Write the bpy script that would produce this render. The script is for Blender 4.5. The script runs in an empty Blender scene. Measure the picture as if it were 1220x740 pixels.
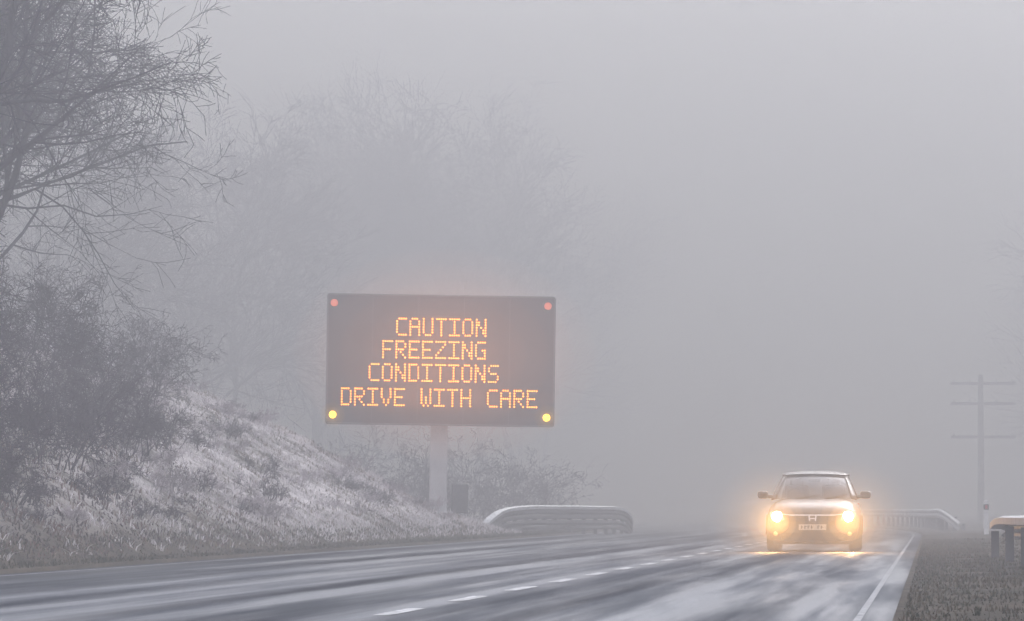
import bpy, math, random
from mathutils import Vector, Matrix, noise
R = random.Random(7)
sc = bpy.context.scene
sc.view_settings.view_transform = 'Standard'
sc.view_settings.look = 'None'
sc.view_settings.exposure = 0
ZOOM = None

# ------------------------------------------------------------------ helpers
def link(o, parent=None):
    sc.collection.objects.link(o)
    if parent: o.parent = parent
    return o
def mesh_obj(name, v, f, mats, parent=None, smooth=False, midx=None):
    me = bpy.data.meshes.new(name)
    me.from_pydata([tuple(p) for p in v], [], f)
    if not isinstance(mats, (list, tuple)): mats = [mats]
    for m in mats: me.materials.append(m)
    if midx: me.polygons.foreach_set('material_index', midx)
    if smooth: me.polygons.foreach_set('use_smooth', [True]*len(me.polygons))
    me.update()
    return link(bpy.data.objects.new(name, me), parent)
def empty(name, loc=(0,0,0), rot=(0,0,0)):
    e = bpy.data.objects.new(name, None); e.location = loc; e.rotation_euler = rot
    e.empty_display_size = .3
    return link(e)
def box(name, c, s, mat, parent=None, bev=0.0, rot=None):
    hx, hy, hz = s[0]/2, s[1]/2, s[2]/2
    v = [(x,y,z) for x in (-hx,hx) for y in (-hy,hy) for z in (-hz,hz)]
    f = [(0,1,3,2),(4,6,7,5),(0,4,5,1),(2,3,7,6),(0,2,6,4),(1,5,7,3)]
    o = mesh_obj(name, v, f, mat, parent)
    o.location = c
    if rot: o.rotation_euler = rot
    if bev:
        b = o.modifiers.new('bev','BEVEL'); b.width = bev; b.segments = 3
    return o
def newmat(name):
    m = bpy.data.materials.new(name); m.use_nodes = True
    nt = m.node_tree; b = nt.nodes['Principled BSDF']
    return m, nt, b
def simple(name, col, rough=.6, metal=0, coat=0, nscale=8, var=.25, bump=0, spec=None):
    m, nt, b = newmat(name)
    tc = nt.nodes.new('ShaderNodeTexCoord'); n = nt.nodes.new('ShaderNodeTexNoise')
    n.inputs['Scale'].default_value = nscale; n.inputs['Detail'].default_value = 5
    nt.links.new(tc.outputs['Object'], n.inputs['Vector'])
    r = nt.nodes.new('ShaderNodeValToRGB')
    r.color_ramp.elements[0].position = .3; r.color_ramp.elements[1].position = .7
    r.color_ramp.elements[0].color = tuple(c*(1-var) for c in col)+(1,)
    r.color_ramp.elements[1].color = tuple(min(1,c*(1+var)) for c in col)+(1,)
    nt.links.new(n.outputs['Fac'], r.inputs['Fac']); nt.links.new(r.outputs['Color'], b.inputs['Base Color'])
    b.inputs['Roughness'].default_value = rough; b.inputs['Metallic'].default_value = metal
    b.inputs['Coat Weight'].default_value = coat
    if spec is not None: b.inputs['Specular IOR Level'].default_value = spec
    if bump:
        bp = nt.nodes.new('ShaderNodeBump'); bp.inputs['Strength'].default_value = bump
        nt.links.new(n.outputs['Fac'], bp.inputs['Height']); nt.links.new(bp.outputs['Normal'], b.inputs['Normal'])
    return m

# ------------------------------------------------------------------ world / light
w = bpy.data.worlds.new("World"); sc.world = w; w.use_nodes = True
nt = w.node_tree; bg = nt.nodes['Background']
sky = nt.nodes.new('ShaderNodeTexSky'); sky.sky_type = 'NISHITA'; sky.sun_disc = False
SE, SR = math.radians(32), math.radians(15)
sky.sun_elevation = SE; sky.sun_rotation = SR; sky.dust_density = 4; sky.air_density = 1.0
hs = nt.nodes.new('ShaderNodeHueSaturation'); hs.inputs['Saturation'].default_value = .10; hs.inputs['Value'].default_value = 2.8
tint = nt.nodes.new('ShaderNodeMix'); tint.data_type='RGBA'; tint.blend_type='MULTIPLY'; tint.inputs['Factor'].default_value=1
tint.inputs['B'].default_value=(.95,.955,1.085,1)
nt.links.new(sky.outputs['Color'], hs.inputs['Color']); nt.links.new(hs.outputs['Color'], tint.inputs['A']); nt.links.new(tint.outputs['Result'], bg.inputs['Color'])
bg.inputs['Strength'].default_value = .15
sl = bpy.data.lights.new('sun','SUN'); sl.energy = 1.5; sl.angle = math.radians(20); sl.color = (1,.98,.97)
so = link(bpy.data.objects.new('sun', sl))
sd = Vector((math.sin(SR)*math.cos(SE), math.cos(SR)*math.cos(SE), math.sin(SE)))
so.rotation_euler = sd.to_track_quat('Z','Y').to_euler()

# fog
def fogbox(name, lo, hi, dens, g1=.0, col=(.945,.95,1.0)):
    v = [(x,y,z) for x in (lo[0],hi[0]) for y in (lo[1],hi[1]) for z in (lo[2],hi[2])]
    f = [(0,1,3,2),(4,6,7,5),(0,4,5,1),(2,3,7,6),(0,2,6,4),(1,5,7,3)]
    m = bpy.data.materials.new(name); m.use_nodes = True; t = m.node_tree
    t.nodes.remove(t.nodes['Principled BSDF']); out = t.nodes['Material Output']
    a = t.nodes.new('ShaderNodeVolumeScatter'); a.inputs['Density'].default_value = dens*.7
    a.inputs['Anisotropy'].default_value = g1; a.inputs['Color'].default_value = col+(1,)
    b = t.nodes.new('ShaderNodeVolumeScatter'); b.inputs['Density'].default_value = dens*.3
    b.inputs['Anisotropy'].default_value = .8; b.inputs['Color'].default_value = col+(1,)
    s = t.nodes.new('ShaderNodeAddShader')
    t.links.new(a.outputs[0], s.inputs[0]); t.links.new(b.outputs[0], s.inputs[1]); t.links.new(s.outputs[0], out.inputs['Volume'])
    return mesh_obj(name, v, f, m)
fogbox('fog', (-600,-150,-3), (600,1500,70), .0046)
fogbox('fog_bank', (-590,145,-2.5), (590,1400,62), .0080)
# added lamp and sign halo: nested self-emitting volume shells, brighter towards the centre
def halo_shell(name, parent, loc, rad, col, st, fr=(1,.72,.48,.28)):
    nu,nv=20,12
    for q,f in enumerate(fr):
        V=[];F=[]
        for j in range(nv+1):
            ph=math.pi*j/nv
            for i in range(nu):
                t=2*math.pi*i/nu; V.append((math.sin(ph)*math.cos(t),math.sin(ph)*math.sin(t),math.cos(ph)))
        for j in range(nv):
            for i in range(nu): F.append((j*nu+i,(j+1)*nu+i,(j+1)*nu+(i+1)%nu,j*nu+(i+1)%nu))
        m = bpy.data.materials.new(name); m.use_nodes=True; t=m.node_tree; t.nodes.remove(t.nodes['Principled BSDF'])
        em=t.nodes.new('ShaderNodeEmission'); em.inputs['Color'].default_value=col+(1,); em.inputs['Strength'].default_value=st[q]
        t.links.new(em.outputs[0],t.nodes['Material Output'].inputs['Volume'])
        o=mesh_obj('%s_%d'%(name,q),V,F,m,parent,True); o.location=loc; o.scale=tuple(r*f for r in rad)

# ------------------------------------------------------------------ layout functions
def cur(y):
    d = max(0.0, y-150.0); return -(d*d)/2000.0 if d < 400 else -(80+ (d-400)*.4)
def sm(a,b,x):
    t = min(1,max(0,(x-a)/(b-a))); return t*t*(3-2*t)
LE, RE = -11.45, -0.28
def ground(x, y):
    xr = x - cur(y)
    if xr < LE:
        d = LE - xr
        F = 1 - sm(131, 150, y)*.97
        z = .05 + .05*min(d,6)
        b = .52*max(0, d-.4)
        if b > 3.8: b = 3.8 + (b-3.8)*.35
        b = min(b, 6.0) * sm(0,1.2,d) * (1-.12*sm(100,132,y))
        z += b*F
        nz = noise.noise(Vector((x*.5,y*.5,0)))*.22 + noise.noise(Vector((x*1.7,y*1.7,3)))*.10 + noise.noise(Vector((x*.12,y*.12,7)))*.40
        z += nz*sm(.4,2.5,d)*(.35+.65*F)
        return z
    if xr > RE:
        d = xr-RE
        return .03 + .02*min(d,20) + noise.noise(Vector((x*1.3,y*1.3,1)))*.05*sm(0,1,d)
    return -.06

# ------------------------------------------------------------------ terrain
def soil_mat():
    m, nt, b = newmat('frosted_soil')
    tc = nt.nodes.new('ShaderNodeTexCoord')
    def N(s,d=6,r=.6):
        n = nt.nodes.new('ShaderNodeTexNoise'); n.inputs['Scale'].default_value = s; n.inputs['Detail'].default_value = d
        n.inputs['Roughness'].default_value = r; nt.links.new(tc.outputs['Object'], n.inputs['Vector']); return n
    n1, n2, n3 = N(.55), N(4.0,8,.7), N(.9)
    base = nt.nodes.new('ShaderNodeValToRGB'); e = base.color_ramp.elements
    e[0].position=.35; e[0].color=(.026,.024,.014,1); e[1].position=.65; e[1].color=(.085,.066,.046,1)
    nt.links.new(n3.outputs['Fac'], base.inputs['Fac'])
    mul = nt.nodes.new('ShaderNodeMath'); mul.operation='ADD'
    nt.links.new(n1.outputs['Fac'], mul.inputs[0]); nt.links.new(n2.outputs['Fac'], mul.inputs[1])
    fr = nt.nodes.new('ShaderNodeValToRGB'); fr.color_ramp.elements[0].position=.42; fr.color_ramp.elements[1].position=.55
    half = nt.nodes.new('ShaderNodeMath'); half.operation='MULTIPLY'; half.inputs[1].default_value=.5
    nt.links.new(mul.outputs[0], half.inputs[0]); nt.links.new(half.outputs[0], fr.inputs['Fac'])
    sep = nt.nodes.new('ShaderNodeSeparateXYZ'); nt.links.new(tc.outputs['Object'], sep.inputs[0])
    mr = nt.nodes.new('ShaderNodeMapRange'); mr.inputs['From Min'].default_value=.25; mr.inputs['From Max'].default_value=.8
    mr.inputs['To Min'].default_value=.0; mr.inputs['To Max'].default_value=.95
    nt.links.new(sep.outputs['Z'], mr.inputs['Value'])
    my = nt.nodes.new('ShaderNodeMapRange'); my.inputs['From Min'].default_value=68; my.inputs['From Max'].default_value=102
    my.inputs['To Min'].default_value=.3; my.inputs['To Max'].default_value=1
    nt.links.new(sep.outputs['Y'], my.inputs['Value'])
    f0 = nt.nodes.new('ShaderNodeMath'); f0.operation='MULTIPLY'
    nt.links.new(mr.outputs[0], f0.inputs[0]); nt.links.new(my.outputs[0], f0.inputs[1])
    ff = nt.nodes.new('ShaderNodeMath'); ff.operation='MULTIPLY'
    nt.links.new(fr.outputs['Color'], ff.inputs[0]); nt.links.new(f0.outputs[0], ff.inputs[1])
    mx = nt.nodes.new('ShaderNodeMix'); mx.data_type='RGBA'
    nt.links.new(ff.outputs[0], mx.inputs['Factor']); nt.links.new(base.outputs['Color'], mx.inputs['A'])
    mx.inputs['B'].default_value=(.68,.64,.64,1)
    nt.links.new(mx.outputs['Result'], b.inputs['Base Color'])
    b.inputs['Roughness'].default_value=.95; b.inputs['Specular IOR Level'].default_value=.05
    bp = nt.nodes.new('ShaderNodeBump'); bp.inputs['Strength'].default_value=.8; bp.inputs['Distance'].default_value=.15
    nt.links.new(n2.outputs['Fac'], bp.inputs['Height']); nt.links.new(bp.outputs['Normal'], b.inputs['Normal'])
    return m
M_soil = soil_mat()
xs = [-1500,-700,-300,-150,-90,-60,-45,-36,-30]
x = -27.0
while x < -12: xs.append(x); x += .3
xs += [-11.9,-11.7,-11.55,-11.46,-11.44,-11.2,-8,-4,-1,-.5,-.3,-.27,-.1]
x = .1
while x < 4: xs.append(x); x += .25
xs += [5,7,10,15,25,40,70,130,300,700,1500]
ys = [-200,-60,-20,0,10]
y = 18.0
while y < 160: ys.append(y); y += .5
while y < 330: ys.append(y); y += 4
ys += [360,400,450,550,700,1000,1600,2500]
V=[]; F=[]
for yy in ys:
    for xx in xs:
        X = xx + cur(yy)
        V.append((X, yy, ground(X, yy) if not (LE < xx < RE) else -.06))
nx = len(xs)
for j in range(len(ys)-1):
    for i in range(nx-1):
        a = j*nx+i; F.append((a,a+1,a+nx+1,a+nx))
mesh_obj('ground', V, F, M_soil, smooth=True)

# ------------------------------------------------------------------ road
def strip(name, x0, x1, y0, y1, z, mat, step=3.0, parent=None):
    n = max(1,int((y1-y0)/step)); V=[];F=[]
    for i in range(n+1):
        y = y0+(y1-y0)*i/n; c = cur(y)
        V += [(x0+c,y,z),(x1+c,y,z)]
    for i in range(n): F.append((2*i,2*i+1,2*i+3,2*i+2))
    return mesh_obj(name, V, F, mat, parent)
def road_mat():
    m, nt, b = newmat('damp_asphalt')
    tc = nt.nodes.new('ShaderNodeTexCoord')
    def N(sx,sy,s,d=5,r=.6,loc=0):
        mp = nt.nodes.new('ShaderNodeMapping'); mp.inputs['Scale'].default_value=(sx,sy,1); mp.inputs['Location'].default_value=(loc,0,0)
        n = nt.nodes.new('ShaderNodeTexNoise'); n.inputs['Scale'].default_value=s; n.inputs['Detail'].default_value=d; n.inputs['Roughness'].default_value=r
        nt.links.new(tc.outputs['Object'], mp.inputs[0]); nt.links.new(mp.outputs[0], n.inputs['Vector']); return n
    s1 = N(1,.006,1.1,4,.5); s2 = N(1,.03,1.8,5,.6,5); fine = N(1,1,45,3,.7)
    cr = nt.nodes.new('ShaderNodeValToRGB'); e=cr.color_ramp.elements
    e[0].position=.40; e[0].color=(.014,.021,.033,1); e[1].position=.66; e[1].color=(.080,.098,.122,1)
    nt.links.new(s1.outputs['Fac'], cr.inputs['Fac'])
    mx = nt.nodes.new('ShaderNodeMix'); mx.data_type='RGBA'; mx.blend_type='MULTIPLY'; mx.inputs['Factor'].default_value=.55
    nt.links.new(cr.outputs['Color'], mx.inputs['A']); nt.links.new(fine.outputs['Fac'], mx.inputs['B'])
    nt.links.new(mx.outputs['Result'], b.inputs['Base Color'])
    ad = nt.nodes.new('ShaderNodeMath'); ad.operation='ADD'
    nt.links.new(s1.outputs['Fac'], ad.inputs[0]); nt.links.new(s2.outputs['Fac'], ad.inputs[1])
    mr = nt.nodes.new('ShaderNodeMapRange'); mr.inputs['From Min'].default_value=.85; mr.inputs['From Max'].default_value=1.15
    mr.inputs['To Min'].default_value=.92; mr.inputs['To Max'].default_value=.52
    nt.links.new(ad.outputs[0], mr.inputs['Value']); nt.links.new(mr.outputs[0], b.inputs['Roughness'])
    ms = nt.nodes.new('ShaderNodeMapRange'); ms.inputs['From Min'].default_value=.85; ms.inputs['From Max'].default_value=1.15
    ms.inputs['To Min'].default_value=.01; ms.inputs['To Max'].default_value=.09
    nt.links.new(ad.outputs[0], ms.inputs['Value']); nt.links.new(ms.outputs[0], b.inputs['Specular IOR Level'])
    bp = nt.nodes.new('ShaderNodeBump'); bp.inputs['Strength'].default_value=.6; bp.inputs['Distance'].default_value=.012
    nt.links.new(fine.outputs['Fac'], bp.inputs['Height']); nt.links.new(bp.outputs['Normal'], b.inputs['Normal'])
    return m
M_road = road_mat()
strip('road', LE, RE, -100, 560, 0, M_road)
def paint_mat():
    m, nt, b = newmat('road_paint')
    tc = nt.nodes.new('ShaderNodeTexCoord'); n = nt.nodes.new('ShaderNodeTexNoise'); n.inputs['Scale'].default_value=7; n.inputs['Detail'].default_value=6
    nt.links.new(tc.outputs['Object'], n.inputs['Vector'])
    r = nt.nodes.new('ShaderNodeValToRGB'); r.color_ramp.elements[0].position=.42; r.color_ramp.elements[0].color=(.10,.11,.12,1)
    r.color_ramp.elements[1].position=.58; r.color_ramp.elements[1].color=(.55,.56,.57,1)
    nt.links.new(n.outputs['Fac'], r.inputs['Fac']); nt.links.new(r.outputs['Color'], b.inputs['Base Color']); b.inputs['Roughness'].default_value=.7
    b.inputs['Specular IOR Level'].default_value=.15
    return m
M_paint = paint_mat()
M_worn = simple('worn_paint', (.16,.17,.19), .7, nscale=3, var=.6, spec=.1)
V=[];F=[]
y = 37.2-5.7*4
while y < 330:
    for k in range(2):
        yy=y+k*2.6; c=cur(yy); V += [(-4.2+c,yy,.005),(-4.06+c,yy,.005)]
    n=len(V); F.append((n-4,n-3,n-1,n-2)); y += 5.7
mesh_obj('lane_marking', V, F, M_paint)
strip('edge_line', -.56, -.505, -50, 500, .005, simple('edge_paint',(.22,.23,.24),.8,nscale=4,var=.6,spec=.1))
strip('edge_line', -11.15, -11.05, -50, 500, .005, M_worn)

# ------------------------------------------------------------------ vegetation
def tube(V,F,pts,rads,sides):
    base=len(V); n=len(pts)
    for i,p in enumerate(pts):
        d = (pts[min(i+1,n-1)]-pts[max(i-1,0)])
        if d.length<1e-6: d=Vector((0,0,1))
        d.normalize(); a = d.orthogonal().normalized(); b=d.cross(a)
        for k in range(sides):
            t=2*math.pi*k/sides; V.append(p+(a*math.cos(t)+b*math.sin(t))*rads[i])
    for i in range(n-1):
        for k in range(sides):
            k2=(k+1)%sides; F.append((base+i*sides+k, base+i*sides+k2, base+(i+1)*sides+k2, base+(i+1)*sides+k))
def grow(V,F,r,p,d,L,rad,lev,maxlev,kids,up,wig,minr=.004,spread=(.5,1.1)):
    nseg = 9 if lev==0 else (6 if lev==1 else (5 if lev==2 else 3))
    pts=[p.copy()]; rads=[rad]; q=p.copy(); dd=d.copy()
    for i in range(nseg):
        dd = (dd + Vector((r.gauss(0,wig),r.gauss(0,wig),r.gauss(0,wig)+up[lev]))).normalized()
        q = q+dd*(L/nseg); pts.append(q.copy()); rads.append(max(minr, rad*(1-.82*(i+1)/nseg)))
    tube(V,F,pts,rads, 7 if lev==0 else (5 if lev==1 else 3))
    if lev>=maxlev: return
    for k in range(kids[lev]):
        t = r.uniform(.18 if lev else .22, 1.0); fi=t*nseg; i=min(nseg-1,int(fi)); f=fi-i
        pp = pts[i].lerp(pts[i+1],f); rr=rads[i]*(1-f)+rads[i+1]*f
        ax=(pts[i+1]-pts[i]).normalized(); ang=r.uniform(*spread); az=r.uniform(0,6.283)
        o=ax.orthogonal().normalized(); o=Matrix.Rotation(az,3,ax)@o
        nd=(ax*math.cos(ang)+o*math.sin(ang)).normalized()
        grow(V,F,r,pp,nd,L*r.uniform(.38,.62)*(1.15-.5*t),max(minr,rr*.62),lev+1,maxlev,kids,up,wig,minr,spread)
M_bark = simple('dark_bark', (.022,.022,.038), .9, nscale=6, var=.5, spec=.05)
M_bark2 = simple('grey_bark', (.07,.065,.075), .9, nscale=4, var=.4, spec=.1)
M_bram = simple('bramble_stem', (.036,.027,.042), .9, nscale=2, var=.6, spec=.05)
M_bramf = simple('frosted_stem', (.34,.30,.32), .9, nscale=2, var=.5, spec=.1)
def tree_mesh(name, seed, H, rad, kids, maxlev=4, up=(.05,.06,.03,-.02,-.03), wig=.16, minr=.0060, lean=(0,0), mat=M_bark, spread=(.5,1.1), stems=1):
    r=random.Random(seed); V=[];F=[]
    for s in range(stems):
        d=Vector((lean[0]+(r.gauss(0,.12) if stems>1 else 0),lean[1]+(r.gauss(0,.12) if stems>1 else 0),1)).normalized()
        grow(V,F,r,Vector((r.gauss(0,.15) if stems>1 else 0,0,-.3)),d,H,rad,0,maxlev,kids,up,wig,minr,spread)
    me=bpy.data.meshes.new(name); me.from_pydata([tuple(v) for v in V],[],F); me.materials.append(mat)
    me.polygons.foreach_set('use_smooth',[True]*len(me.polygons)); me.update(); return me
def place(me,name,x,y,s=1,rz=0,parent=None,dz=0):
    o=bpy.data.objects.new(name,me); o.location=(x,y,ground(x,y)+dz); o.rotation_euler=(0,0,rz); o.scale=(s,s,s); return link(o,parent)
tA=tree_mesh('tree_a',11,9.5,.13,(20,9,6,4),lean=(.15,0))
tB=tree_mesh('tree_b',23,10.5,.14,(20,9,6,4),lean=(.0,.05),stems=2,wig=.13)
tC=tree_mesh('tree_c',37,8.5,.10,(18,8,6,3),lean=(.1,-.05))
for (m,x,y,s,rz) in [(tA,-15.7,73,1.0,.1),(tB,-17.0,82,.95,.5),(tC,-14.8,66,.9,.3),(tC,-15.9,77,1.0,1.3),(tC,-18.0,92,1.05,2.2),
    (tA,-18.6,88,.9,5.6),(tC,-17.3,85,1.0,.6),(tA,-20.4,100,1.0,4.2),(tB,-23.0,114,1.0,3.5),(tC,-20.5,108,1.0,5.0),(tB,9.4,140,.9,1.6)]:
    place(m,'bare_tree',x,y,s,rz)
# shrubs
def shrub_mesh(name,seed,H,W,stems,kids=(9,6,3),minr=.005,mat=None):
    r=random.Random(seed);V=[];F=[]
    for s in range(stems):
        a=r.uniform(0,6.283); q=r.random()**.5; lean=r.uniform(.1,1.0)
        d=Vector((math.cos(a)*lean,math.sin(a)*lean,1)).normalized()
        grow(V,F,r,Vector((math.cos(a)*q*W*.4,math.sin(a)*q*W*.4,-.1)),d,H*r.uniform(.5,1.0),.014,0,3 if len(kids)>2 else 2,kids,(.0,-.04,-.03,0),.2,minr,(.4,1.2))
    me=bpy.data.meshes.new(name); me.from_pydata([tuple(v) for v in V],[],F); me.materials.append(mat or M_bram); me.update(); return me
sA=shrub_mesh('shrub_a',5,2.3,2.0,13,(8,5,3)); sB=shrub_mesh('shrub_b',6,1.5,2.2,17,(8,5,3)); sC=shrub_mesh('shrub_c',8,.7,1.6,22,(6,4),.005); sD=shrub_mesh('shrub_d',9,.6,1.6,22,(6,4),.006,M_bramf)
for (m,x,y,s,rz) in [(sA,-15.8,77,1,0),(sA,-15.0,70,.9,1),(sB,-14.5,79,1.0,2),(sB,-15.1,84,1.0,3),(sA,-16.2,88,1.0,4),
    (sA,-16.8,95,.9,1.5),(sB,-15.4,97,.8,.2),(sA,-17.2,105,.8,2.2),(sA,-19.0,114,.8,3.1),(sB,-14.1,72,.8,4),(sB,-14.8,89,.8,1),
    (sA,-17.6,90,1.1,.7),(sA,-17.2,82,1.2,5.2),(sB,-14.6,66,1,.4),(sA,-19.5,104,1.0,2),(sB,-15.9,92,.9,2.7),(sA,-14.9,74,.7,3.7)]:
    place(m,'bramble_bush',x,y,s,rz)
low=empty('undergrowth')
for i in range(150):
    y=R.uniform(60,134); x=-12.9-R.random()**1.1*7.5
    place(sC if R.random()<(.75 if y<92 else .28) else sD,'clump',x,y,R.uniform(.3,.85),R.uniform(0,6),low)
for (m,x,y,s,rz) in [(sA,-16.4,172,1.3,0),(sA,-15.0,180,1.2,2),(sB,-17.8,165,1.5,1),(sA,-19.4,178,1.5,5),(sA,-15.4,168,1.2,3)]:
    place(m,'hedge_bush',x,y,s,rz)
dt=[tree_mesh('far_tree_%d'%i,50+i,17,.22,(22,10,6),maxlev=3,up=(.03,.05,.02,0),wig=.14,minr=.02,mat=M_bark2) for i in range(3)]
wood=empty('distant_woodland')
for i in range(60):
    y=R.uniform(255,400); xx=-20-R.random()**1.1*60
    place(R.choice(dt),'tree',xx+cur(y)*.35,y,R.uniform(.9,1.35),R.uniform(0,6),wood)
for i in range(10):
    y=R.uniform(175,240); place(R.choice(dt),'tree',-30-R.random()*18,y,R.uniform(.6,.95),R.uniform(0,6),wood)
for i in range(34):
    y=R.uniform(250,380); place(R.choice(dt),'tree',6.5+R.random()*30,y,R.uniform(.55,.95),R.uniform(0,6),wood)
# grass
def grass(name,n,fx,fy,hgt,mats,lean=.5,wd=.012,shift=None):
    V=[];F=[];MI=[]
    for i in range(n):
        x=fx();y=fy(); x+=cur(y)
        z=ground(x,y)-.02
        cl=noise.noise(Vector((x*.9,y*.9,2)))
        h=hgt*R.uniform(.4,1.2)*(1+.7*cl); a=R.uniform(0,6.283); l=R.random()*lean*h
        ww=wd*R.uniform(.6,1.5); b=R.uniform(0,6.283)
        dx,dy=math.cos(b)*ww,math.sin(b)*ww; lx,ly=math.cos(a)*l,math.sin(a)*l
        k=len(V); V+=[(x-dx,y-dy,z),(x+dx,y+dy,z),(x+lx*.4+dx*.7,y+ly*.4+dy*.7,z+h*.6),(x+lx*.4-dx*.7,y+ly*.4-dy*.7,z+h*.6),(x+lx*1.3,y+ly*1.3,z+h*(1-.3*lean*R.random()))]
        F+=[(k,k+1,k+2,k+3),(k+3,k+2,k+4)]
        s_=shift(x,y) if shift else 0
        mi = min(len(mats)-1, max(0,int((cl*1.3+.5+s_+R.gauss(0,.2))*len(mats)))); MI+=[mi,mi]
    return mesh_obj(name,V,F,mats,midx=MI)
G0=simple('dark_leaf',(.055,.042,.045),.9,nscale=1,var=.3,spec=.1)
G1=simple('dead_grass',(.22,.175,.135),.9,nscale=1,var=.3,spec=.1); G2=simple('frosted_grass',(.68,.64,.65),.9,nscale=1,var=.2,spec=.1)
G3=simple('dark_grass',(.032,.038,.018),.9,nscale=1,var=.3,spec=.02); G4=simple('russet_leaf',(.15,.09,.08),.9,nscale=1,var=.3,spec=.1)
G5=simple('brown_grass',(.075,.058,.030),.9,nscale=1,var=.3,spec=.02)
grass('bank_grass',74000,lambda:-12.0-R.random()*8.5,lambda:R.uniform(56,146),.14,[G0,G4,G1,G2,G2],lean=1.3,wd=.012,
  shift=lambda x,y:-.25+.50*sm(72,104,y))
grass('verge_grass',24000,lambda:-11.50-R.random()*1.0,lambda:R.uniform(52,175),.07,[G3,G3,G5,G3],wd=.010)
grass('verge_grass',30000,lambda:-.2+R.random()**1.2*3.2,lambda:R.uniform(28,125),.06,[G3,G5,G3,G5],wd=.008)

# ------------------------------------------------------------------ message sign
M_panel=simple('sign_panel_black',(.028,.026,.03),.6,nscale=1.5,var=.25,spec=.3)
M_frame=simple('sign_frame_grey',(.10,.10,.105),.5,metal=.2)
M_post=simple('painted_steel',(.50,.50,.51),.5,nscale=2,var=.12)
def emis(name,col,st,var=.2):
    m,nt,b=newmat(name); b.inputs['Base Color'].default_value=(col[0]*.5,col[1]*.5,col[2]*.5,1)
    b.inputs['Emission Color'].default_value=col+(1,)
    n=nt.nodes.new('ShaderNodeTexNoise'); n.inputs['Scale'].default_value=3; mr=nt.nodes.new('ShaderNodeMapRange')
    mr.inputs['To Min'].default_value=st*(1-var); mr.inputs['To Max'].default_value=st*(1+var)
    tc=nt.nodes.new('ShaderNodeTexCoord'); nt.links.new(tc.outputs['Object'],n.inputs['Vector'])
    nt.links.new(n.outputs['Fac'],mr.inputs['Value']); nt.links.new(mr.outputs[0],b.inputs['Emission Strength']); return m
M_led=emis('amber_led',(1,.30,.015),5.5,.35)
M_lampb=emis('amber_lantern',(1,.55,.03),5); M_lampd=emis('dim_lantern',(1,.22,.12),.8)
YS=134.0; PX=5900/YS
sx=(524.5-1109)/PX; szc=.8+(607-428.5)/PX
sign=empty('variable_message_sign',(sx,YS,szc),(0,math.radians(.8),math.radians(8)))
SW,SH=6.22,3.55
box('housing',(0,.2,0),(SW,.36,SH),M_panel,sign,.06)
for nm,c,s in [('frame_top',(0,.0,SH/2-.02),(SW-.1,.06,.05)),('frame_bottom',(0,.0,-SH/2+.02),(SW-.1,.06,.05)),('frame_left',(-SW/2+.02,0,0),(.05,.06,SH-.1)),('frame_right',(SW/2-.02,0,0),(.05,.06,SH-.1))]:
    box(nm,c,s,M_frame,sign,.01)
for i in range(1,5):
    box('joint_%d'%i,(-SW/2+SW*i/5,.014,0),(.014,.012,SH-.12),M_frame,sign)
box('maintenance_door',(0,.40,0),(SW-.6,.05,SH-.5),M_frame,sign,.02)
FONT={'A':["01110","10001","10001","11111","10001","10001","10001"],'C':["01111","10000","10000","10000","10000","10000","01111"],
'D':["11110","10001","10001","10001","10001","10001","11110"],'E':["11111","10000","10000","11110","10000","10000","11111"],
'F':["11111","10000","10000","11110","10000","10000","10000"],'G':["01111","10000","10000","10011","10001","10001","01111"],
'H':["10001","10001","10001","11111","10001","10001","10001"],'I':["11111","00100","00100","00100","00100","00100","11111"],
'N':["10001","11001","11001","10101","10011","10011","10001"],'O':["01110","10001","10001","10001","10001","10001","01110"],
'R':["11110","10001","10001","11110","10100","10010","10001"],'S':["01111","10000","10000","01110","00001","00001","11110"],
'T':["11111","00100","00100","00100","00100","00100","00100"],'U':["10001","10001","10001","10001","10001","10001","01110"],
'V':["10001","10001","10001","10001","01010","01010","00100"],'W':["10001","10001","10001","10101","10101","10101","01010"],
'Z':["11111","00001","00010","00100","01000","10000","11111"],' ':["00000"]*7}
V=[];F=[]; U=.0602; UZ=.073
rows=[("CAUTION",0.0,.90),("FREEZING",-.19,.28),("CONDITIONS",-.19,-.35),("DRIVE WITH CARE",-.03,-1.02)]
for txt,cx,cz in rows:
    W=(len(txt)*6-1)*U
    for i,ch in enumerate(txt):
        for rr in range(7):
            for cc in range(5):
                if FONT[ch][rr][cc]=='1':
                    px=cx-W/2+(i*6+cc+.5)*U; pz=cz+(3-rr)*UZ; k=len(V)
                    for q in range(8): t=q*math.pi/4; V.append((px+.022*math.cos(t),.008,pz+.022*math.sin(t)))
                    F.append(tuple(range(k,k+8)))
mesh_obj('led_text',V,F,M_led,sign)
def disc(name,c,r,mat,parent,depth=.04,n=20):
    V=[];F=[]
    for yy,rr in((0,r),(-depth*.6,r*.85),(-depth,r*.4)):
        for k in range(n): t=2*math.pi*k/n; V.append((c[0]+rr*math.cos(t),c[1]+yy,c[2]+rr*math.sin(t)))
    for s in range(2):
        for k in range(n): k2=(k+1)%n; F.append((s*n+k,s*n+k2,(s+1)*n+k2,(s+1)*n+k))
    F.append(tuple(range(2*n,3*n))); return mesh_obj(name,V,F,mat,parent,smooth=True)
def hood(c,parent):
    V=[];F=[];n=16
    for yy in(0,-.16):
        for k in range(n+1): t=math.pi*k/n; V.append((c[0]+.15*math.cos(t),c[1]+yy,c[2]+.15*math.sin(t)))
    for k in range(n): F.append((k,k+1,n+2+k,n+1+k))
    mesh_obj('lantern_hood',V,F,M_frame,parent)
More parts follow.
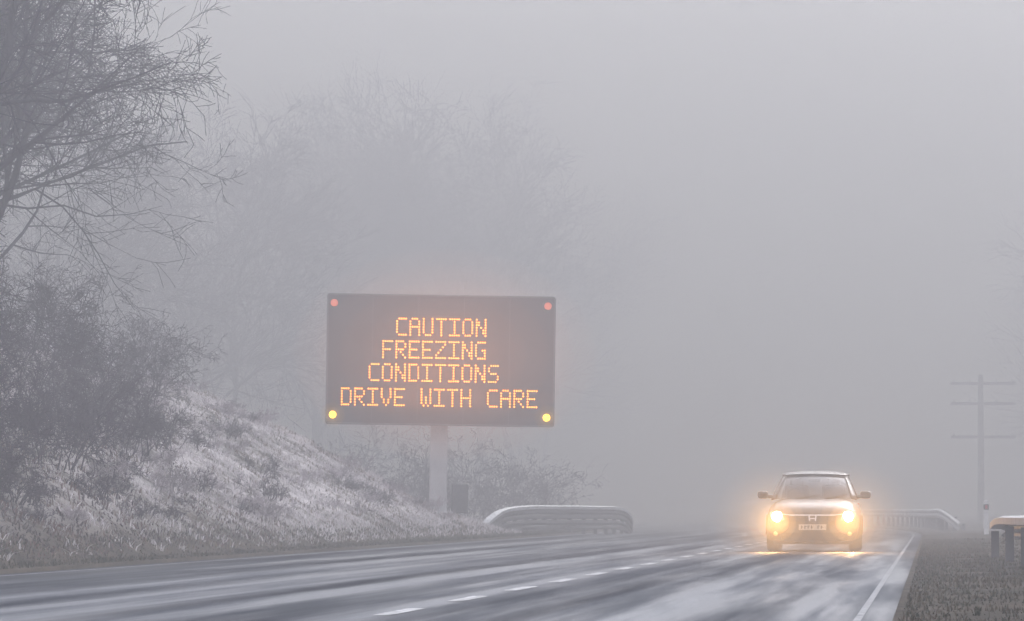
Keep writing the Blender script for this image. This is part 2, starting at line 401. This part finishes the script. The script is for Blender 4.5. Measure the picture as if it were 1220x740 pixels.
for nm,x,z,m in [('lantern_1',-2.92,1.52,M_lampd),('lantern_2',2.90,1.52,M_lampd),('lantern_3',-2.92,-1.52,M_lampb),('lantern_4',2.90,-1.52,M_lampb)]:
    disc(nm,(x,0,z),.10,m,sign); hood((x,.0,z),sign)
halo_shell('halo_shell',sign,(.1,-.3,.15),(4.2,1.2,2.9),(1,.38,.15),(.035,.04,.05,.055,.055),(1,.85,.70,.54,.38))  # amber halo over the sign, added as emitting shells
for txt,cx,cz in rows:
    W=len(txt)*6*U; halo_shell('halo_shell',sign,(cx,-.2,cz),(W*.60,.4,.48),(1,.28,.03),(.06,.11),(1,.74))
for xx in (-2.92,2.90): halo_shell('halo_shell',sign,(xx,-.15,-1.52),(.34,.34,.34),(1,.5,.04),(.18,.4),(1,.62))
zb=ground(sx,YS)-szc
box('column',(.0,.62,(zb-.4+SH/2-.4)/2),(.47,.34,(SH/2-.4)-(zb-.4)),M_post,sign,.02)
box('base_plate',(.0,.62,zb+.06),(.8,.7,.06),M_post,sign,.01)
box('bracket_1',(0,.46,1.0),(2.4,.12,.16),M_post,sign); box('bracket_2',(0,.46,-1.0),(2.4,.12,.16),M_post,sign)
box('control_cabinet',(.62,1.2,zb+.45),(.45,.35,.8),M_frame,sign,.02)

# ------------------------------------------------------------------ barriers
M_galv=simple('galvanised_steel',(.50,.51,.54),.45,metal=.3,nscale=3,var=.2)
M_dk=simple('weathered_steel',(.05,.05,.055),.6,metal=.1,nscale=3,var=.3)
M_gr=simple('dull_steel',(.26,.26,.27),.6,metal=.1,nscale=3,var=.3)
def barrier(name,path,side=1,post=2.0,hb=.31,deep=.08,mat=M_galv,rail=None,skirt=0):
    root=empty(name); prof=[(0,hb),(deep,hb*.86),(deep,hb*.66),(.01,hb*.5),(deep,hb*.34),(deep,hb*.14),(0,0)]
    n=len(path)
    def sweep(nm,prof,mat,th,closed=False):
        V=[];F=[];m=len(prof)
        for i,p in enumerate(path):
            a=Vector(path[max(i-1,0)]);b=Vector(path[min(i+1,n-1)]);t=(b-a);t.z=0;t.normalize();nn=Vector((t.y,-t.x,0))*side
            for dx,dz in prof:
                q=Vector(p)+nn*dx; V.append((q.x,q.y,p[2]-hb+dz))
        for i in range(n-1):
            for k in range(m-(0 if closed else 1)): a=i*m+k;b2=i*m+(k+1)%m;F.append((a,b2,b2+m,a+m))
        o=mesh_obj(nm,V,F,mat,root)
        if th: s=o.modifiers.new('s','SOLIDIFY'); s.thickness=th
    sweep('beam',prof,mat,.012)
    if rail: sweep('top_rail',[(.10,hb+.0),(.10,hb+.09),(-.06,hb+.12),(-.16,hb+.09),(-.16,hb+.0)],rail,0,True)
    if skirt: sweep('lower_beam',[(dx,dz-.34) for dx,dz in prof],M_dk,.012)
    acc=0;k=0
    for i in range(n):
        if i: acc+=(Vector(path[i])-Vector(path[i-1])).length
        if acc>=post or i==0 or i==n-1:
            acc=0;k+=1;p=path[i];g=ground(p[0],p[1])
            a=Vector(path[max(i-1,0)]);b=Vector(path[min(i+1,n-1)]);t=(b-a);t.z=0;t.normalize();nn=Vector((t.y,-t.x,0))*side
            h=p[2]-.03-(g-.3)
            if h>.35: box('post_%d'%k,(p[0]-nn.x*.08,p[1]-nn.y*.08,g-.3+h/2),(.12,.14,h),M_dk,root)
    return root
def interp(ctrl,n):
    out=[]
    for i in range(len(ctrl)-1):
        for k in range(n):
            t=k/n;p0=Vector(ctrl[max(i-1,0)]);p1=Vector(ctrl[i]);p2=Vector(ctrl[i+1]);p3=Vector(ctrl[min(i+2,len(ctrl)-1)])
            q=.5*((2*p1)+(p2-p0)*t+(2*p0-5*p1+4*p2-p3)*t*t+(3*p1-p0-3*p2+p3)*t**3); out.append(tuple(q))
    out.append(tuple(ctrl[-1])); return out
barrier('safety_barrier',interp([(-13.7,151.5,.20),(-13.5,152,.45),(-13.2,153,.70),(-12.7,155,.80),(-12.1,158,.81),(-11.0,161,.80),(-10.2+cur(163),164,.76),(-9.95+cur(165),165,.55),(-9.9+cur(165),165.3,.32)],6),side=1,post=.8,mat=M_dk,rail=M_galv,skirt=1)
barrier('safety_barrier',interp([(1.05,76,.50),(1.10,73,.58),(1.22,66,.60),(1.4,50,.62),(1.5,30,.62),(1.5,-10,.62)],8),side=-1,post=6.0,hb=.20,mat=M_gr,rail=M_gr)
barrier('safety_barrier',interp([(1.0,168,.35),(.7+cur(175),175,.78),(.75+cur(190),190,.80),(.8+cur(215),215,.8),(.8+cur(245),245,.8),(.8+cur(290),290,.8)],8),side=-1,post=2.4)
M_white=simple('white_plastic',(.75,.75,.75),.5,var=.08); M_black=simple('black_band',(.03,.03,.03),.5); M_red=simple('red_reflector',(.4,.03,.03),.3)
for (px_,py_) in [(1.6,145),(2.0,185)]:
    mp=empty('marker_post',(px_,py_,ground(px_,py_)))
    box('body',(0,0,.5),(.14,.09,1.04),M_white,mp,.03); box('band',(0,0,.82),(.146,.096,.16),M_black,mp); box('reflector',(0,-.05,.82),(.07,.012,.11),M_red,mp)
M_wood=simple('pole_wood',(.10,.09,.085),.9)
up=empty('utility_pole',(2.5,250,ground(2.5,250))); up.scale=(1.12,1.12,1.12)
V=[];F=[];tube(V,F,[Vector((0,0,-.3)),Vector((0,0,3)),Vector((0,0,6.6))],[.17,.15,.12],10);mesh_obj('pole',V,F,M_wood,up,True)
for i,z in enumerate((6.2,5.3,3.8)):
    box('crossarm_%d'%i,(.1,-.16,z),(2.9,.1,.14),M_wood,up)
    for k,xx in enumerate((-1.2,-.5,.7,1.4)): box('insulator_%d_%d'%(i,k),(xx,-.16,z+.13),(.08,.08,.13),M_frame,up,.02)

# ------------------------------------------------------------------ car
M_body=simple('car_paint',(.014,.015,.020),.38,metal=.1,coat=.2,nscale=30,var=.1)
M_glass,ntg,bg_=newmat('car_glass'); 
bg_.inputs['Base Color'].default_value=(.03,.035,.04,1); bg_.inputs['Roughness'].default_value=.04; bg_.inputs['Coat Weight'].default_value=.5
tr=ntg.nodes.new('ShaderNodeBsdfTransparent'); tr.inputs['Color'].default_value=(.75,.78,.78,1); mxs=ntg.nodes.new('ShaderNodeMixShader'); mxs.inputs[0].default_value=.45
ntg.links.new(bg_.outputs[0],mxs.inputs[1]); ntg.links.new(tr.outputs[0],mxs.inputs[2]); ntg.links.new(mxs.outputs[0],ntg.nodes['Material Output'].inputs['Surface'])
M_trim=simple('black_trim',(.010,.010,.011),.5,nscale=40,spec=.3); M_chrome=simple('chrome',(.65,.65,.66),.15,metal=1,var=.05)
M_tyre=simple('tyre',(.02,.02,.02),.85,nscale=40,bump=.2); M_rim=simple('alloy',(.35,.35,.36),.3,metal=.8)
M_plate=simple('number_plate',(.45,.45,.44),.4,var=.05); M_head=emis('headlamp_lit',(1,.86,.55),30); M_lens=simple('lamp_lens',(.30,.30,.32),.1,coat=1)
M_int=simple('interior_cloth',(.03,.03,.032),.9); M_fogl=emis('fog_lamp_lit',(1,.62,.25),.5)
car=empty('car',(-2.24,94.0,0))
S=[(0,.60,.34,.60),(.03,.72,.25,.68),(.10,.79,.20,.75),(.22,.84,.18,.83),(.40,.865,.17,.90),(.65,.88,.17,.95),(.95,.89,.17,.99),(1.2,.895,.17,1.02),(2.0,.895,.17,1.02),(3.2,.895,.20,1.04),(3.9,.87,.26,1.06),(4.2,.80,.34,1.0),(4.32,.68,.45,.88)]
N=40;V=[];F=[]
for (y,hw,zb_,zt) in S:
    zc=(zb_+zt)/2;hz=(zt-zb_)/2
    for k in range(N):
        t=2*math.pi*(k+.5)/N; c,s_=math.cos(t),math.sin(t); e=2/4.2 if s_<0 else 2/3.2
        x=hw*math.copysign(abs(c)**(2/5),c); z=zc+hz*math.copysign(abs(s_)**e,s_)
        if s_<0: x*=1-.04*abs(s_)
        if s_>0: x*=1-.05*s_
        V.append((x,y+.10*(abs(x)/.9)**3*(1 if y<.3 else 0),z))
for i in range(len(S)-1):
    for k in range(N): k2=(k+1)%N; F.append((i*N+k,i*N+k2,(i+1)*N+k2,(i+1)*N+k))
F.append(tuple(range(N))[::-1]); F.append(tuple(range((len(S)-1)*N,len(S)*N)))
body=mesh_obj('body_shell',V,F,M_body,car,True)
sb=body.modifiers.new('sub','SUBSURF'); sb.levels=1; sb.render_levels=1
def patch(name,fn,nu,nv,mat,thick=0):
    V=[];F=[]
    for j in range(nv+1):
        for i in range(nu+1): V.append(fn(-1+2*i/nu,j/nv))
    for j in range(nv):
        for i in range(nu): a=j*(nu+1)+i;F.append((a,a+1,a+nu+2,a+nu+1))
    o=mesh_obj(name,V,F,mat,car,True)
    if thick: s=o.modifiers.new('s','SOLIDIFY'); s.thickness=thick; s.offset=0
    return o
L=lambda a,b,t:a+(b-a)*t
def ws(u,v): return (u*L(.73,.58,v), L(1.02,1.86,v)+.16*u*u*(1-.3*v), L(.995,1.455,v)+.03*math.sin(v*math.pi)-.02*u*u*v)
def edgex(v): return ws(1,v)
patch('windscreen',ws,12,6,M_glass)
for sg in(-1,1):
    def pil(u,v,sg=sg):
        x,y,z=edgex(v); t=(u+1)/2; return (sg*(x-.012+t*L(.10,.06,v)), y+.005+t*.12-.02, z+.012-t*.03*(1)+.004)
    patch('a_pillar_%s'%('l' if sg<0 else 'r'),pil,3,6,M_body,.02)
    def side(u,v,sg=sg):
        t=(u+1)/2; yb=L(1.28,4.0,t); yt=L(2.03,3.55,t)
        return (sg*L(.82,.63,v)*(1-.05*max(0,t-.6)), L(yb,yt,v), L(1.0,1.44,v)+.0)
    patch('side_glass_%s'%('l' if sg<0 else 'r'),side,10,4,M_glass)
    for tt in(.42,.78):
        def bp(u,v,sg=sg,tt=tt):
            x,y,z=side(2*tt-1,v); return (x+sg*.008,y+u*.04,z)
        patch('b_pillar',bp,1,3,M_trim,.01)
def roof(u,v):
    s=abs(u); return (u*(.615+.03*min(1,v*3)), L(1.85,3.6,v)+.112*u*u*(1-v), 1.468+.10*(1-(1-v)**2.6)-.055*s**3*min(1,.35+v*2)-.06*v*v)
patch('roof',roof,14,12,M_body,.02)
def rear(u,v): return (u*L(.72,.58,v),L(4.15,3.58,v)-.1*u*u,L(1.0,1.47,v))
patch('rear_glass',rear,8,4,M_glass)
def front_y(x,z):
    a=abs(x); return .0+.10*(a/.9)**3+ max(0,(a-.55))*.35 + max(0,z-.58)*.55 + max(0,.34-z)*.2
def fpatch(name,pts,mat,off=.012,thick=.02):
    V=[(x,front_y(x,z)-off,z) for x,z in pts]; n=len(V)
    V2=[(x,front_y(x,z)+.15,z) for x,z in pts]
    F=[tuple(range(n))]+[(k,n+k,n+(k+1)%n,(k+1)%n) for k in range(n)]
    return mesh_obj(name,V+V2,F,mat,car)
def both(name,pts,mat,off):
    fpatch(name+'_r',pts,mat,off); fpatch(name+'_l',[(-x,z) for x,z in pts][::-1],mat,off)
fpatch('upper_grille_c',[(-.34,.57),(.34,.57),(.40,.70),(-.40,.70)],M_trim,.030)
both('upper_grille',[(.34,.57),(.50,.60),(.56,.68),(.40,.70)],M_trim,.028)
fpatch('chrome_bar',[(-.42,.68),(.42,.68),(.43,.705),(-.43,.705)],M_chrome,.042)
both('chrome_wing',[(.42,.685),(.56,.70),(.56,.722),(.43,.705)],M_chrome,.042)
for nm,p in [('badge_l',[(-.065,.58),(-.042,.58),(-.052,.68),(-.078,.68)]),('badge_r',[(.042,.58),(.065,.58),(.078,.68),(.052,.68)]),('badge_bar',[(-.05,.618),(.05,.618),(.05,.638),(-.05,.638)])]:
    fpatch(nm,p,M_chrome,.06)
fpatch('lower_intake',[(-.48,.20),(.48,.20),(.52,.36),(-.52,.36)],M_trim,.03)
fpatch('number_plate',[(-.26,.41),(.26,.41),(.26,.52),(-.26,.52)],M_plate,.055)
cx=-.215
for k in range(7):
    if k!=4:
        fpatch('plate_char_%d'%k,[(cx,.435),(cx+.018,.435),(cx+.018,.495),(cx,.495)],M_trim,.059); fpatch('plate_bar_%d'%k,[(cx+.018,.46+.01*(k%3)),(cx+.04,.46+.01*(k%3)),(cx+.04,.475+.01*(k%3)),(cx+.018,.475+.01*(k%3))],M_trim,.059)
    cx+=.062
both('headlamp_housing',[(.53,.60),(.70,.60),(.80,.66),(.82,.76),(.70,.75),(.57,.70)],M_lens,.035)
both('fog_recess',[(.58,.22),(.80,.24),(.82,.44),(.62,.38)],M_trim,.04)
for sg in(-1,1):
    disc('headlamp_bulb',(sg*.67,front_y(.67,.66)-.06,.665),.10,M_head,car,.03)
    disc('fog_lamp',(sg*.70,front_y(.70,.34)-.055,.34),.04,M_fogl,car,.02)
    halo_shell('halo_shell',car,(sg*.67,-.25,.56),(1.2,.9,1.15),(1,.52,.16),(.045,.07,.13,.3,.7,2.2),(1,.82,.63,.46,.32,.20))  # headlamp halo added as emitting shells, not light scattered by the fog
    V=[];F=[];tube(V,F,[Vector((sg*.80,1.42,1.04)),Vector((sg*.90,1.40,1.05))],[.03,.03],8);mesh_obj('mirror_arm',V,F,M_trim,car)
    box('mirror_housing',(sg*.985,1.40,1.08),(.20,.12,.14),M_body,car,.045)
    for yy in(.82,3.45):
        V=[];F=[];n=28;pr=[(.0,.20),(.0,.29),(.03,.325),(.18,.325),(.21,.29),(.21,.20)]
        for k in range(n):
            t=2*math.pi*k/n
            for dx,rr in pr: V.append((sg*(.885-dx),yy+rr*math.cos(t),.325+rr*math.sin(t)))
        for k in range(n):
            for q in range(5): a=k*6+q;b2=((k+1)%n)*6+q;F.append((a,a+1,b2+1,b2))
        mesh_obj('tyre',V,F,M_tyre,car,True)
        for q in range(5):
            t=q*1.2566; box('spoke',(sg*.86,yy+.11*math.cos(t),.325+.11*math.sin(t)),(.03,.05,.2),M_rim,car,.01,rot=(-(t-math.pi/2),0,0))
        V=[];F=[];tube(V,F,[Vector((sg*.84,yy,.325)),Vector((sg*.87,yy,.325))],[.2,.2],20);F.append(tuple(range(20)));mesh_obj('rim',V,F,M_rim,car)
        V=[];F=[]
        for k in range(17):
            t=math.pi*k/16
            for rr,dx in((.335,0),(.38,0)): V.append((sg*.890,yy+rr*math.cos(t),.33+rr*math.sin(t)))
        for k in range(16): a=2*k;F.append((a,a+1,a+3,a+2))
        o=mesh_obj('arch_lip',V,F,M_trim,car); s=o.modifiers.new('s','SOLIDIFY'); s.thickness=.018;s.offset=0
    box('rear_lamp',(sg*.72,4.24,.86),(.22,.1,.14),M_red,car,.03)
box('under_tray',(0,2.1,.18),(1.5,3.6,.08),M_trim,car)
box('dashboard',(0,1.55,.93),(1.3,.4,.14),M_int,car,.05)
for sx_ in(-.36,.36):
    box('seat_back',(sx_,2.35,1.0),(.46,.14,.55),M_int,car,.05); box('headrest',(sx_,2.36,1.33),(.25,.09,.15),M_int,car,.04)
V=[];F=[];pts=[Vector((-.36+.18*math.cos(t*.3927),1.85-.05*math.sin(t*.3927),1.05+.16*math.sin(t*.3927))) for t in range(17)];tube(V,F,pts,[.014]*17,6);mesh_obj('steering_wheel',V,F,M_trim,car)
box('rear_view_mirror',(0,1.78,1.36),(.22,.03,.06),M_trim,car,.01)
for k,xx in enumerate((-.35,.2)):
    V=[];F=[];a=ws(xx/.7,.02);b=ws((xx+.45)/.68 if xx<0 else .88,.13);tube(V,F,[Vector((a[0],a[1]-.02,a[2]+.01)),Vector((b[0],b[1]-.03,b[2]+.015))],[.012,.008],5);mesh_obj('wiper_%d'%k,V,F,M_trim,car)
for sg in(-1,1):
    l=bpy.data.lights.new('headlight_beam','SPOT'); l.energy=700; l.color=(1,.50,.16); l.spot_size=math.radians(85); l.spot_blend=1; l.shadow_soft_size=.05
    o=link(bpy.data.objects.new('headlight_beam_%s'%('l' if sg<0 else 'r'),l),car); o.location=(sg*.67,-.06,.665); o.rotation_euler=(math.radians(66),0,math.radians(180))

# ------------------------------------------------------------------ camera
cd=bpy.data.cameras.new('camera'); cam=link(bpy.data.objects.new('camera',cd))
cd.sensor_width=36; cd.lens=5900/1220*36; cd.clip_start=.5; cd.clip_end=5000
cam.location=(0,0,.8)
yaw=math.atan((1109-610)/5900); pit=math.atan((607-370)/5900)
cam.rotation_euler=(math.pi/2+pit,0,yaw)
sc.camera=cam
